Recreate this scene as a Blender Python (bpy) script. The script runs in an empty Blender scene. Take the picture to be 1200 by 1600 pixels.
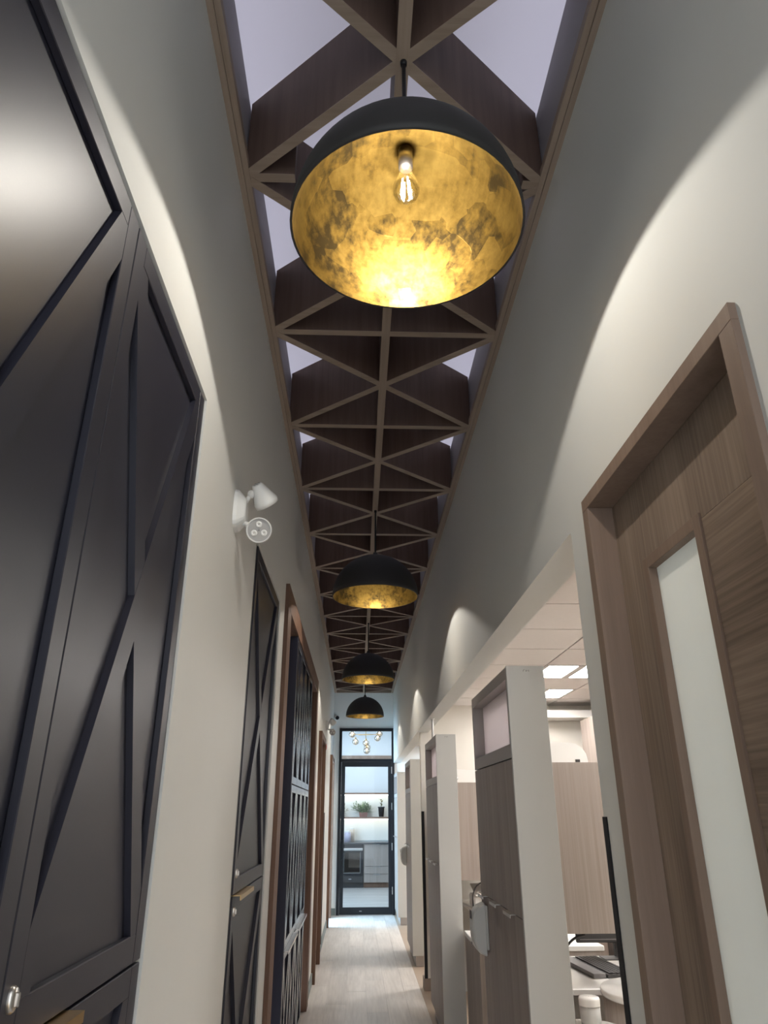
import bpy, math, random
from mathutils import Matrix, Vector
random.seed(7)
sc = bpy.context.scene
C = sc.collection
PI = math.pi

# ------------------------------------------------------------------ camera
EYE = Vector((0, 0, 1.55))
yaw, pitch, roll = math.radians(2.12), math.radians(23.23), math.radians(-0.14)
fwd = Vector((math.sin(yaw) * math.cos(pitch), math.cos(yaw) * math.cos(pitch), math.sin(pitch)))
rgt = Vector((math.cos(yaw), -math.sin(yaw), 0))
upv = rgt.cross(fwd)
r2 = rgt * math.cos(roll) + upv * math.sin(roll)
u2 = upv * math.cos(roll) - rgt * math.sin(roll)
cd = bpy.data.cameras.new('camera')
cd.sensor_fit = 'VERTICAL'; cd.sensor_height = 24; cd.lens = 24 * 1087.9 / 1600
cd.clip_start = 0.02; cd.clip_end = 100
cam = bpy.data.objects.new('camera', cd); C.objects.link(cam)
m = Matrix((( r2.x, u2.x, -fwd.x, EYE.x), (r2.y, u2.y, -fwd.y, EYE.y), (r2.z, u2.z, -fwd.z, EYE.z), (0, 0, 0, 1)))
cam.matrix_world = m
sc.camera = cam

# ------------------------------------------------------------------ world, exposure, large lights
w = bpy.data.worlds.new('world'); sc.world = w; w.use_nodes = True
w.node_tree.nodes['Background'].inputs[0].default_value = (0.90, 0.95, 1.0, 1)
w.node_tree.nodes['Background'].inputs[1].default_value = 2.3
sc.view_settings.view_transform = 'Standard'
sc.view_settings.look = 'None'
sc.view_settings.exposure = 0.45
sc.view_settings.gamma = 1.0
sc.view_settings.use_curve_mapping = False

BULB_W = 20.0
COVE_W = 16.0
PANEL_E = 27.0
KITCHEN_W = 40.0
DAY_W = 120.0
SIDE_W = 190.0

def area(name, loc, rot, sx, sy, power, col):
    l = bpy.data.lights.new(name, 'AREA'); l.shape = 'RECTANGLE'; l.size = sx; l.size_y = sy
    l.energy = power; l.color = col
    o = bpy.data.objects.new(name, l); C.objects.link(o); o.location = loc; o.rotation_euler = rot
    return o
# cove strips lying on both ledges above the lattice, shining up on the white ceiling
for sx_ in (-0.62, 0.83):
    area('cove_light', (sx_, 5.5, 3.90), (PI, 0, 0), 0.06, 14.0, COVE_W, (0.86, 0.86, 1.0))
# daylight from the kitchen window and the kitchen's own ceiling light
area('kitchen_daylight', (-2.3, 14.3, 2.2), (0, math.radians(-90), 0), 2.4, 2.2, DAY_W, (0.55, 0.78, 1.0))
area('added_side_light', (-2.25, 11.75, 1.5), (0, math.radians(-90), 0), 1.9, 1.6, SIDE_W, (0.45, 0.72, 1.0))  # added bluish light in an invented room, brightens the end wall
area('kitchen_light', (0.2, 16.2, 3.5), (0, 0, 0), 1.6, 1.6, KITCHEN_W, (0.95, 0.97, 1.0))

# ------------------------------------------------------------------ materials
MATS = {}
def nt_of(name):
    mt = bpy.data.materials.new(name); mt.use_nodes = True
    nt = mt.node_tree
    return mt, nt, nt.nodes['Principled BSDF']
def paint(name, col, rough=0.6, var=0.04, scale=6.0, bump=0.02, metallic=0.0, spec=0.5, bscale=180):
    mt, nt, b = nt_of(name)
    tc = nt.nodes.new('ShaderNodeTexCoord')
    n = nt.nodes.new('ShaderNodeTexNoise'); n.inputs['Scale'].default_value = scale; n.inputs['Detail'].default_value = 3
    nt.links.new(tc.outputs['Object'], n.inputs['Vector'])
    mx = nt.nodes.new('ShaderNodeMix'); mx.data_type = 'RGBA'
    mx.inputs[6].default_value = tuple(c * (1 - var) for c in col) + (1,)
    mx.inputs[7].default_value = tuple(min(1, c * (1 + var)) for c in col) + (1,)
    nt.links.new(n.outputs['Fac'], mx.inputs[0]); nt.links.new(mx.outputs[2], b.inputs['Base Color'])
    b.inputs['Roughness'].default_value = rough; b.inputs['Metallic'].default_value = metallic
    b.inputs['Specular IOR Level'].default_value = spec
    if bump:
        n2 = nt.nodes.new('ShaderNodeTexNoise'); n2.inputs['Scale'].default_value = bscale; n2.inputs['Detail'].default_value = 2
        nt.links.new(tc.outputs['Object'], n2.inputs['Vector'])
        bp = nt.nodes.new('ShaderNodeBump'); bp.inputs['Strength'].default_value = bump; bp.inputs['Distance'].default_value = 0.002
        nt.links.new(n2.outputs['Fac'], bp.inputs['Height']); nt.links.new(bp.outputs[0], b.inputs['Normal'])
    MATS[name] = mt
    return mt
def wood(name, c1, c2, axis='Z', fine=70.0, rough=0.5, along=1.6, spec=0.4, streak=9.0):
    mt, nt, b = nt_of(name)
    tc = nt.nodes.new('ShaderNodeTexCoord')
    def noise(sc_, al, det):
        mp = nt.nodes.new('ShaderNodeMapping')
        s = [sc_, sc_, sc_]; s['XYZ'.index(axis)] = al
        mp.inputs['Scale'].default_value = s
        nt.links.new(tc.outputs['Object'], mp.inputs['Vector'])
        n = nt.nodes.new('ShaderNodeTexNoise'); n.inputs['Scale'].default_value = 1.0
        n.inputs['Detail'].default_value = det; n.inputs['Roughness'].default_value = 0.6
        nt.links.new(mp.outputs[0], n.inputs['Vector']); return n
    a = noise(fine, along, 4); d = noise(streak, along * 0.4, 3)
    ad = nt.nodes.new('ShaderNodeMath'); ad.operation = 'ADD'
    nt.links.new(a.outputs['Fac'], ad.inputs[0]); nt.links.new(d.outputs['Fac'], ad.inputs[1])
    rp = nt.nodes.new('ShaderNodeMapRange'); rp.inputs[1].default_value = 0.72; rp.inputs[2].default_value = 1.28
    nt.links.new(ad.outputs[0], rp.inputs[0])
    mx = nt.nodes.new('ShaderNodeMix'); mx.data_type = 'RGBA'
    mx.inputs[6].default_value = c1 + (1,); mx.inputs[7].default_value = c2 + (1,)
    nt.links.new(rp.outputs[0], mx.inputs[0]); nt.links.new(mx.outputs[2], b.inputs['Base Color'])
    b.inputs['Roughness'].default_value = rough; b.inputs['Specular IOR Level'].default_value = spec
    bp = nt.nodes.new('ShaderNodeBump'); bp.inputs['Strength'].default_value = 0.08; bp.inputs['Distance'].default_value = 0.002
    nt.links.new(a.outputs['Fac'], bp.inputs['Height']); nt.links.new(bp.outputs[0], b.inputs['Normal'])
    MATS[name] = mt
    return mt
def emit(name, col, strength):
    mt, nt, b = nt_of(name)
    b.inputs['Base Color'].default_value = col + (1,)
    b.inputs['Emission Color'].default_value = col + (1,); b.inputs['Emission Strength'].default_value = strength
    MATS[name] = mt
    return mt
def clear_glass(name, tint=(1, 1, 1), gloss=0.10, rough=0.02):
    mt, nt, b = nt_of(name); nt.nodes.remove(b)
    out = nt.nodes['Material Output']
    t = nt.nodes.new('ShaderNodeBsdfTransparent'); t.inputs[0].default_value = tint + (1,)
    g = nt.nodes.new('ShaderNodeBsdfGlossy'); g.inputs['Roughness'].default_value = rough
    f = nt.nodes.new('ShaderNodeFresnel'); f.inputs[0].default_value = 1.45
    ml = nt.nodes.new('ShaderNodeMath'); ml.operation = 'MULTIPLY_ADD'; ml.inputs[1].default_value = 0.4; ml.inputs[2].default_value = gloss * 0.3
    nt.links.new(f.outputs[0], ml.inputs[0])
    mx = nt.nodes.new('ShaderNodeMixShader')
    nt.links.new(ml.outputs[0], mx.inputs[0]); nt.links.new(t.outputs[0], mx.inputs[1]); nt.links.new(g.outputs[0], mx.inputs[2])
    nt.links.new(mx.outputs[0], out.inputs[0]); MATS[name] = mt
    return mt
def gold_leaf(name):
    mt, nt, b = nt_of(name)
    tc = nt.nodes.new('ShaderNodeTexCoord')
    wn = nt.nodes.new('ShaderNodeTexNoise'); wn.inputs['Scale'].default_value = 3.0
    nt.links.new(tc.outputs['Object'], wn.inputs['Vector'])
    va = nt.nodes.new('ShaderNodeVectorMath'); va.operation = 'MULTIPLY_ADD'
    va.inputs[1].default_value = (0.035, 0.035, 0.035)
    nt.links.new(wn.outputs['Color'], va.inputs[0]); nt.links.new(tc.outputs['Object'], va.inputs[2])
    v = nt.nodes.new('ShaderNodeTexVoronoi'); v.distance = 'CHEBYCHEV'; v.inputs['Scale'].default_value = 10.0
    nt.links.new(va.outputs[0], v.inputs['Vector'])
    sp = nt.nodes.new('ShaderNodeSeparateColor'); nt.links.new(v.outputs['Color'], sp.inputs[0])
    n1 = nt.nodes.new('ShaderNodeTexNoise'); n1.inputs['Scale'].default_value = 9; n1.inputs['Detail'].default_value = 6; n1.inputs['Roughness'].default_value = 0.65
    n2 = nt.nodes.new('ShaderNodeTexNoise'); n2.inputs['Scale'].default_value = 60; n2.inputs['Detail'].default_value = 4
    mp = nt.nodes.new('ShaderNodeMapping'); mp.inputs['Scale'].default_value = (1, 0.25, 1); mp.inputs['Rotation'].default_value = (0.3, 0.2, 0.6)
    nt.links.new(tc.outputs['Object'], mp.inputs[0]); nt.links.new(mp.outputs[0], n2.inputs['Vector'])
    nt.links.new(tc.outputs['Object'], n1.inputs['Vector'])
    m1 = nt.nodes.new('ShaderNodeMath'); m1.operation = 'MULTIPLY_ADD'; m1.inputs[1].default_value = 0.20
    nt.links.new(sp.outputs[0], m1.inputs[0]); nt.links.new(n1.outputs['Fac'], m1.inputs[2])
    m2 = nt.nodes.new('ShaderNodeMath'); m2.operation = 'MULTIPLY_ADD'; m2.inputs[1].default_value = 0.35
    nt.links.new(n2.outputs['Fac'], m2.inputs[0]); nt.links.new(m1.outputs[0], m2.inputs[2])
    cr = nt.nodes.new('ShaderNodeValToRGB')
    cr.color_ramp.elements[0].position = 0.60; cr.color_ramp.elements[0].color = (0.030, 0.020, 0.008, 1)
    cr.color_ramp.elements[1].position = 0.98; cr.color_ramp.elements[1].color = (0.200, 0.128, 0.032, 1)
    e = cr.color_ramp.elements.new(0.76); e.color = (0.115, 0.070, 0.016, 1)
    nt.links.new(m2.outputs[0], cr.inputs[0]); nt.links.new(cr.outputs[0], b.inputs['Base Color'])
    b.inputs['Metallic'].default_value = 1.0
    rr = nt.nodes.new('ShaderNodeMapRange'); rr.inputs[3].default_value = 0.48; rr.inputs[4].default_value = 0.30
    nt.links.new(m1.outputs[0], rr.inputs[0]); nt.links.new(rr.outputs[0], b.inputs['Roughness'])
    bp = nt.nodes.new('ShaderNodeBump'); bp.inputs['Strength'].default_value = 0.25; bp.inputs['Distance'].default_value = 0.003
    nt.links.new(m2.outputs[0], bp.inputs['Height']); nt.links.new(bp.outputs[0], b.inputs['Normal'])
    MATS[name] = mt
    return mt

paint('wall_paint', (0.675, 0.675, 0.645), 0.7, 0.015)
paint('end_paint', (0.86, 0.89, 0.89), 0.7, 0.015)
paint('room_paint', (0.72, 0.69, 0.63), 0.75, 0.015)
paint('plenum_white', (0.74, 0.73, 0.76), 0.8, 0.01)
paint('lining_shade_grey', (0.36, 0.34, 0.36), 0.7, 0.02)
paint('tile_white', (0.70, 0.655, 0.625), 0.85, 0.03, 30, 0.15)
paint('grid_white', (0.50, 0.47, 0.45), 0.6)
paint('satin_black', (0.024, 0.0238, 0.036), 0.40, 0.05, 8, 0.015, spec=0.55)
paint('gloss_navy', (0.03, 0.03, 0.04), 0.22, 0.05, 8, 0.01, spec=0.7)
paint('lens_grey', (0.40, 0.39, 0.38), 0.3, 0.05)
paint('navy_black', (0.014, 0.015, 0.035), 0.45, 0.05)
paint('matte_black', (0.022, 0.021, 0.021), 0.62, 0.1, 12, 0.06)
paint('black_metal', (0.012, 0.012, 0.015), 0.5, 0.05, spec=0.3)
paint('white_plastic', (0.74, 0.74, 0.72), 0.35, 0.01, 8, 0)
paint('white_laminate', (0.55, 0.55, 0.53), 0.4, 0.01, 8, 0.01)
paint('white_gloss', (0.80, 0.79, 0.76), 0.25, 0.01, 8, 0)
paint('taupe_laminate', (0.36, 0.325, 0.305), 0.45, 0.02, 8, 0.01)
paint('dark_plastic', (0.03, 0.028, 0.028), 0.5, 0.05)
paint('grey_plastic', (0.16, 0.15, 0.15), 0.55, 0.05)
paint('grey_base', (0.22, 0.26, 0.25), 0.6, 0.02)
paint('brown_base', (0.26, 0.20, 0.165), 0.6, 0.03)
paint('brass', (0.62, 0.43, 0.20), 0.3, 0.05, 10, 0.0, metallic=1.0)
paint('nickel', (0.62, 0.58, 0.54), 0.3, 0.03, 10, 0.0, metallic=1.0)
paint('red_plastic', (0.5, 0.015, 0.01), 0.35, 0.03)
paint('steel', (0.5, 0.5, 0.5), 0.3, 0.05, 12, 0.0, metallic=1.0)
paint('leaf_green', (0.10, 0.17, 0.055), 0.5, 0.35, 40, 0)
paint('leaf_olive', (0.16, 0.14, 0.05), 0.5, 0.35, 40, 0)
paint('terracotta', (0.20, 0.075, 0.055), 0.7, 0.1)
paint('charcoal_pot', (0.03, 0.03, 0.032), 0.5, 0.05)
paint('tan_floor', (0.40, 0.31, 0.235), 0.45, 0.08, 5)
paint('kitchen_wall', (0.60, 0.61, 0.62), 0.8, 0.01)
paint('backsplash', (0.70, 0.69, 0.65), 0.5, 0.01)
paint('dark_counter', (0.05, 0.05, 0.055), 0.3, 0.1)
paint('canister_print', (0.45, 0.42, 0.52), 0.4, 0.6, 60, 0)
paint('canister_cream', (0.62, 0.52, 0.42), 0.4, 0.5, 50, 0)
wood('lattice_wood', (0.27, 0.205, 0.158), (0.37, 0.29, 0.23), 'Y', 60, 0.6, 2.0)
wood('fin_wood_shaded', (0.092, 0.055, 0.041), (0.135, 0.086, 0.067), 'Z', 40, 0.6, 2.0)  # lattice timber darkened, shade between the fins put into the colour
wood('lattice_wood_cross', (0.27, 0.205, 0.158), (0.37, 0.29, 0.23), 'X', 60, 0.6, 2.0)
wood('door_wood_v', (0.165, 0.12, 0.09), (0.30, 0.228, 0.178), 'Z', 110, 0.5, 2.5)
wood('door_wood_h', (0.135, 0.096, 0.07), (0.30, 0.225, 0.172), 'Y', 110, 0.5, 2.2, streak=14)
wood('casing_wood', (0.20, 0.138, 0.103), (0.255, 0.182, 0.14), 'Z', 60, 0.55, 2.0)
wood('casing_dark', (0.115, 0.060, 0.038), (0.19, 0.105, 0.068), 'Z', 60, 0.55, 2.0)
wood('ash_wood', (0.27, 0.225, 0.195), (0.37, 0.32, 0.285), 'Z', 170, 0.5, 1.2, streak=20)
wood('ash_dark', (0.25, 0.207, 0.182), (0.36, 0.303, 0.270), 'Z', 170, 0.5, 1.2, streak=20)
wood('kitchen_floor', (0.30, 0.29, 0.28), (0.52, 0.50, 0.48), 'X', 14, 0.4, 1.0)
for i_, k_ in enumerate((0.97, 1.04, 1.10)):
    wood('plank_%d' % i_, (0.54 * k_, 0.50 * k_, 0.465 * k_), (0.70 * k_, 0.66 * k_, 0.62 * k_), 'Y', 45, 0.42, 2.5, streak=7)
emit('panel_light', (1.0, 0.96, 0.92), PANEL_E)
emit('filament', (1.0, 0.93, 0.80), 120.0)
emit('shelf_led', (1.0, 0.93, 0.82), 1.8)
emit('globe_glow', (1.0, 0.80, 0.55), 8.0)
clear_glass('bulb_glass', (1, 1, 1), 0.3)
clear_glass('pane_glass', (0.94, 0.97, 0.98), 0.0)
clear_glass('oven_glass', (0.25, 0.26, 0.26), 0.25)
clear_glass('smoke_glass', (0.75, 0.68, 0.60), 0.5)
gold_leaf('gold_leaf')
# frosted panes: light passes through and scatters
def frosted(name, col, trans):
    mt, nt, b = nt_of(name); nt.nodes.remove(b); out = nt.nodes['Material Output']
    d = nt.nodes.new('ShaderNodeBsdfDiffuse'); d.inputs[0].default_value = col + (1,)
    t = nt.nodes.new('ShaderNodeBsdfTranslucent'); t.inputs[0].default_value = col + (1,)
    g = nt.nodes.new('ShaderNodeBsdfGlossy'); g.inputs['Roughness'].default_value = 0.3
    m1 = nt.nodes.new('ShaderNodeMixShader'); m1.inputs[0].default_value = trans
    m2 = nt.nodes.new('ShaderNodeMixShader'); m2.inputs[0].default_value = 0.06
    n = nt.nodes.new('ShaderNodeTexNoise'); n.inputs['Scale'].default_value = 3
    mx = nt.nodes.new('ShaderNodeMix'); mx.data_type = 'RGBA'
    mx.inputs[6].default_value = tuple(c * .95 for c in col) + (1,); mx.inputs[7].default_value = col + (1,)
    nt.links.new(n.outputs['Fac'], mx.inputs[0]); nt.links.new(mx.outputs[2], d.inputs[0])
    nt.links.new(d.outputs[0], m1.inputs[1]); nt.links.new(t.outputs[0], m1.inputs[2])
    nt.links.new(m1.outputs[0], m2.inputs[1]); nt.links.new(g.outputs[0], m2.inputs[2])
    nt.links.new(m2.outputs[0], out.inputs[0]); MATS[name] = mt
frosted('frosted_glass', (0.88, 0.88, 0.84), 0.26)
frosted('frosted_film', (0.78, 0.74, 0.76), 0.6)

# ------------------------------------------------------------------ mesh helpers
class MB:
    def __init__(s): s.v = []; s.f = []; s.sm = []
    def add(s, vs, fs, smooth=False):
        o = len(s.v); s.v += [tuple(v) for v in vs]
        s.f += [tuple(i + o for i in f) for f in fs]; s.sm += [smooth] * len(fs); return s
    def box(s, x0, x1, y0, y1, z0, z1, c=0.0):
        if c <= 0:
            v = [(x, y, z) for z in (z0, z1) for y in (y0, y1) for x in (x0, x1)]
            return s.add(v, [(0, 2, 3, 1), (4, 5, 7, 6), (0, 1, 5, 4), (2, 6, 7, 3), (0, 4, 6, 2), (1, 3, 7, 5)])
        # chamfered box: three nested loops on each corner
        c = min(c, (x1 - x0) * .45, (y1 - y0) * .45, (z1 - z0) * .45)
        vs = []; idx = {}
        for ix, (xa, dx) in enumerate(((x0, c), (x1, -c))):
            for iy, (ya, dy) in enumerate(((y0, c), (y1, -c))):
                for iz, (za, dz) in enumerate(((z0, c), (z1, -c))):
                    for k, p in enumerate(((xa, ya + dy, za + dz), (xa + dx, ya, za + dz), (xa + dx, ya + dy, za))):
                        idx[ix, iy, iz, k] = len(vs); vs.append(p)
        g = lambda *a: idx[a]
        fs = []
        for i in (0, 1):
            q = [g(i, 0, 0, 0), g(i, 1, 0, 0), g(i, 1, 1, 0), g(i, 0, 1, 0)]; fs.append(q if i else q[::-1])
            q = [g(0, i, 0, 1), g(1, i, 0, 1), g(1, i, 1, 1), g(0, i, 1, 1)]; fs.append(q[::-1] if i else q)
            q = [g(0, 0, i, 2), g(1, 0, i, 2), g(1, 1, i, 2), g(0, 1, i, 2)]; fs.append(q if i else q[::-1])
        for a in (0, 1):
            for b in (0, 1):
                fs.append((g(a, b, 0, 0), g(a, b, 1, 0), g(a, b, 1, 1), g(a, b, 0, 1)))
                fs.append((g(a, 0, b, 0), g(a, 1, b, 0), g(a, 1, b, 2), g(a, 0, b, 2)))
                fs.append((g(0, a, b, 1), g(1, a, b, 1), g(1, a, b, 2), g(0, a, b, 2)))
                for d in (0, 1): fs.append((g(a, b, d, 0), g(a, b, d, 1), g(a, b, d, 2)))
        return s.add(vs, fs)
    def bar(s, p0, p1, wd, z0, z1):
        a = Vector(p0[:2]); b = Vector(p1[:2]); d = (b - a).normalized(); n = Vector((-d.y, d.x)) * wd / 2
        q = [a + n, a - n, b - n, b + n]
        v = [(p.x, p.y, z0) for p in q] + [(p.x, p.y, z1) for p in q]
        return s.add(v, [(0, 1, 2, 3), (7, 6, 5, 4), (0, 4, 5, 1), (1, 5, 6, 2), (2, 6, 7, 3), (3, 7, 4, 0)])
    def prism(s, pts, axis, a0, a1):
        # polygon in the two other axes, extruded along axis
        def mk(p, a):
            return {'X': (a, p[0], p[1]), 'Y': (p[0], a, p[1]), 'Z': (p[0], p[1], a)}[axis]
        n = len(pts)
        v = [mk(p, a0) for p in pts] + [mk(p, a1) for p in pts]
        f = [tuple(range(n))[::-1], tuple(range(n, 2 * n))] + [(i, (i + 1) % n, n + (i + 1) % n, n + i) for i in range(n)]
        return s.add(v, f)
    def lathe(s, prof, seg=24, mat=None, closed=False):
        mt = mat or Matrix.Identity(4); vs = []; fs = []
        for r, z in prof:
            for k in range(seg):
                a = 2 * PI * k / seg
                vs.append(mt @ Vector((r * math.cos(a), r * math.sin(a), z)))
        for i in range(len(prof) - 1):
            for k in range(seg):
                k2 = (k + 1) % seg
                fs.append((i * seg + k, i * seg + k2, (i + 1) * seg + k2, (i + 1) * seg + k))
        return s.add(vs, fs, True)
    def tube(s, pts, r, seg=8, cap=True):
        pts = [Vector(p) for p in pts]; n = len(pts)
        rs = r if isinstance(r, (list, tuple)) else [r] * n
        vs = []; fs = []; ref = Vector((0.31, 0.17, 0.93)).normalized()
        for i, p in enumerate(pts):
            d = (pts[min(i + 1, n - 1)] - pts[max(i - 1, 0)]).normalized()
            a = d.cross(ref); 
            if a.length < 1e-3: a = d.cross(Vector((1, 0, 0)))
            a.normalize(); b = d.cross(a)
            for k in range(seg):
                t = 2 * PI * k / seg; vs.append(p + (a * math.cos(t) + b * math.sin(t)) * rs[i])
        for i in range(n - 1):
            for k in range(seg):
                k2 = (k + 1) % seg; fs.append((i * seg + k, i * seg + k2, (i + 1) * seg + k2, (i + 1) * seg + k))
        if cap: fs += [tuple(range(seg))[::-1], tuple(range((n - 1) * seg, n * seg))]
        return s.add(vs, fs, True)
    def ball(s, c, r, seg=16, rings=10):
        rx, ry, rz = r if isinstance(r, tuple) else (r, r, r)
        vs = []; fs = []
        for i in range(rings + 1):
            t = PI * i / rings
            for k in range(seg):
                a = 2 * PI * k / seg
                vs.append((c[0] + rx * math.sin(t) * math.cos(a), c[1] + ry * math.sin(t) * math.sin(a), c[2] + rz * math.cos(t)))
        for i in range(rings):
            for k in range(seg):
                k2 = (k + 1) % seg; fs.append((i * seg + k, (i + 1) * seg + k, (i + 1) * seg + k2, i * seg + k2))
        return s.add(vs, fs, True)
    def build(s, name, mat, parent=None):
        me = bpy.data.meshes.new(name); me.from_pydata(s.v, [], s.f); me.update()
        me.polygons.foreach_set('use_smooth', s.sm)
        me.materials.append(MATS[mat])
        me.validate()
        o = bpy.data.objects.new(name, me); C.objects.link(o)
        if parent: adopt(o, parent)
        return o
def wloc(o):
    l = Vector(o.location); p = o.parent
    while p: l = l + Vector(p.location) if not p.parent else l; p = p.parent
    return l
def adopt(o, parent):
    o.parent = parent
    t = parent
    if parent.get('_w') is not None: L = Vector(parent['_w'])
    else: L = Vector((0, 0, 0))
    if o.get('_local') is None: o.matrix_parent_inverse = Matrix.Translation(-L)
    o['_w'] = (0.0, 0.0, 0.0)
def tag(o, label, cat, group=None):
    o['label'] = label; o['category'] = cat
    if group: o['group'] = group
    return o
def struct(o): o['kind'] = 'structure'; return o
def thing(name, label, cat, loc, group=None):
    o = bpy.data.objects.new(name, None); C.objects.link(o); o.location = loc; o.empty_display_size = 0.05
    o['_w'] = tuple(float(a) for a in loc)
    return tag(o, label, cat, group)
def frame(name, loc=(0, 0, 0)):
    o = bpy.data.objects.new(name, None); C.objects.link(o); o.location = loc; o['_w'] = tuple(float(a) for a in loc)
    return struct(o)
def wall_x(mb, x0, x1, y0, y1, z0, z1, holes):
    # solid wall between x0..x1 with rectangular holes (ya, yb, za, zb)
    ys = sorted({y0, y1} | {h[i] for h in holes for i in (0, 1)})
    for a, b in zip(ys[:-1], ys[1:]):
        mid = (a + b) / 2
        hs = sorted([h for h in holes if h[0] <= mid <= h[1]], key=lambda h: h[2])
        z = z0
        for h in hs:
            if h[2] > z + 1e-4: mb.box(x0, x1, a, b, z, h[2])
            z = h[3]
        if z1 > z + 1e-4: mb.box(x0, x1, a, b, z, z1)
    return mb

XL, XR, ZC, YE = -0.425, 0.635, 3.52, 12.92
YB = -1.6          # where the corridor opens out behind the viewer

# ------------------------------------------------------------------ shell of the corridor
LD1 = (0.40, 1.655, 0.0, 2.588)     # first pair of black closet doors
LD2 = (2.702, 3.662, 0.0, 2.588)    # second closet
NICHE = (4.05, 7.08, 0.0, 2.66)     # wood-lined niche
D4 = (8.10, 9.02, 0.0, 2.30)
D5 = (11.68, 12.62, 0.0, 2.30)
wl = wall_x(MB(), XL - 0.13, XL, YB, YE, 0, 3.85, [LD1, LD2, NICHE, D4, D5])
for (a, b, z0, z1), d in ((LD1, .16), (LD2, .16), (D4, .16)):
    wl.box(XL - d - .02, XL - d, a - .02, b + .02, 0, z1 + .02)
wl.box(XL - .62, XL - .13, NICHE[0] - .05, NICHE[0], 0, 2.7).box(XL - .62, XL - .13, NICHE[1], NICHE[1] + .05, 0, 2.7)
wl.box(XL - .65, XL - .62, NICHE[0] - .05, NICHE[1] + .05, 0, 2.7)
struct(wl.build('wall_left', 'wall_paint'))
sr = MB().box(-2.4, -2.32, 10.6, 12.92, 0, 2.6).box(-2.4, XL - .13, 10.52, 10.6, 0, 2.6).box(-2.4, XL - .13, 10.5, 12.92, 2.6, 2.66).box(-2.4, XL - .13, 10.5, 12.92, -.06, 0)
struct(sr.build('wall_added_room', 'room_paint'))  # invented room, built to house the added side light

RD = (0.965, 1.735, 0.0, 2.316)
wr = wall_x(MB(), XR, XR + 0.12, YB, 1.932, 0, 3.85, [RD])
wr.box(XR, XR + 0.12, 1.932, YE, 2.32, 3.85)
struct(wr.build('wall_right', 'wall_paint'))
# end wall with the opening of the glazed door
we = MB()
we.box(XL - .13, -0.318, YE, YE + .12, 0, 3.85).box(0.648, 3.3, YE, YE + .12, 0, 3.85).box(-0.318, 0.648, YE, YE + .12, 2.90, 3.85)
we.box(-2.5, XL - .13, YE, YE + .12, 0, 3.85)
struct(we.build('wall_end', 'end_paint'))
# white plenum above the lattice
pl = MB()
pl.box(-0.80, -0.74, YB, YE + .1, 3.85, 4.6).box(0.95, 1.01, YB, YE + .1, 3.85, 4.6).box(-0.80, 1.01, YB, YE + .1, 4.6, 4.66)
pl.box(-0.80, XL - .13, YB, YE + .1, 3.80, 3.85).box(XR + .12, 1.01, YB, YE + .1, 3.80, 3.85)
pl.box(-.80, 1.01, YE + .1, YE + .16, 3.85, 4.66).box(-.80, 1.01, YB - .06, YB, 3.85, 4.66)
struct(pl.build('ceiling', 'plenum_white'))
# white side-wall lining beside the lattice, greyed to carry its shadow
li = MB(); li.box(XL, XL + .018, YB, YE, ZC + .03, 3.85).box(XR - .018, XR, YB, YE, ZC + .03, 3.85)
struct(li.build('trim_1', 'lining_shade_grey'))

# floor: sub-floor and planks one by one
fl = struct(MB().box(XL - .13, XR - .012, YB, YE + .1, -.06, -0.004).build('floor', 'plank_0'))
pw = 0.178; ncol = 6
plank_mesh = {}
for c in range(ncol):
    x0 = XL - 0.002 + c * pw; x1 = min(x0 + pw - 0.0015, XR - .014)
    y = YB + (c * 0.47) % 1.2 - 1.2
    while y < YE + .05:
        a, b = max(y, YB), min(y + 1.2 - .0015, YE + .1)
        if b - a > .05 and b > 4.0:
            MB().box(x0, x1, a, b, -0.004, random.uniform(-.0003, .0003)).build('plank', 'plank_%d' % random.randrange(3), fl)
        y += 1.2
MB().box(XL - .002, XR - .014, YB, 4.0, -.004, -.0005).build('plank_field', 'plank_1', fl)['kind'] = 'stuff'

# baseboards
bb = MB(); z = .1
for a, b in ((1.66, 2.70), (7.26, 8.02), (9.10, 11.59)): bb.box(XL - .002, XL + .012, a, b, 0, z)
bb.box(XL, -0.33, YE - .012, YE, 0, z)
struct(bb.build('baseboard_left', 'grey_base'))
struct(MB().box(XR - .012, XR + .001, 1.78, 1.90, 0, z).build('baseboard_right', 'grey_base'))

# ------------------------------------------------------------------ timber lattice
LX0, LX1, LXC = XL, XR, 0.105
lat = thing('ceiling_lattice', 'brown timber lattice of crossed beams hung under the white corridor ceiling', 'ceiling lattice', (LXC, 5.5, ZC))
SP = 0.8265; Y0 = 1.735; FH = 3.85; WB = .038
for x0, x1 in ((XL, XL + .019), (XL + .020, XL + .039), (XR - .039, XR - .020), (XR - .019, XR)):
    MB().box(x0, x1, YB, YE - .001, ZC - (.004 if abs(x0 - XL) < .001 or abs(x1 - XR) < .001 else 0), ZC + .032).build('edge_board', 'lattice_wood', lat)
sb_ = MB().box(LXC - .019, LXC + .019, YB, YE, ZC + .004, FH).build('spine_beam', 'fin_wood_shaded', lat)
MB().box(LXC - .019, LXC + .019, YB, YE, ZC - .001, ZC + .004).build('lit_underside', 'lattice_wood', sb_)
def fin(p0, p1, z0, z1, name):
    b_ = MB().bar(p0, p1, WB - .004, ZC + .004, z1).build(name, 'fin_wood_shaded', lat)
    MB().bar(p0, p1, WB - .004, z0, ZC + .004).build('lit_underside', 'lattice_wood_cross', b_)  # paler underside, light from below put into its colour
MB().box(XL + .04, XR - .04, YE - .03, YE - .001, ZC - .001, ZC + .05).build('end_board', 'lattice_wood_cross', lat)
xa, xb = XL + .036, XR - .036
k0 = -4
while Y0 + k0 * SP < YB: k0 += 1
k = k0
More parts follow.
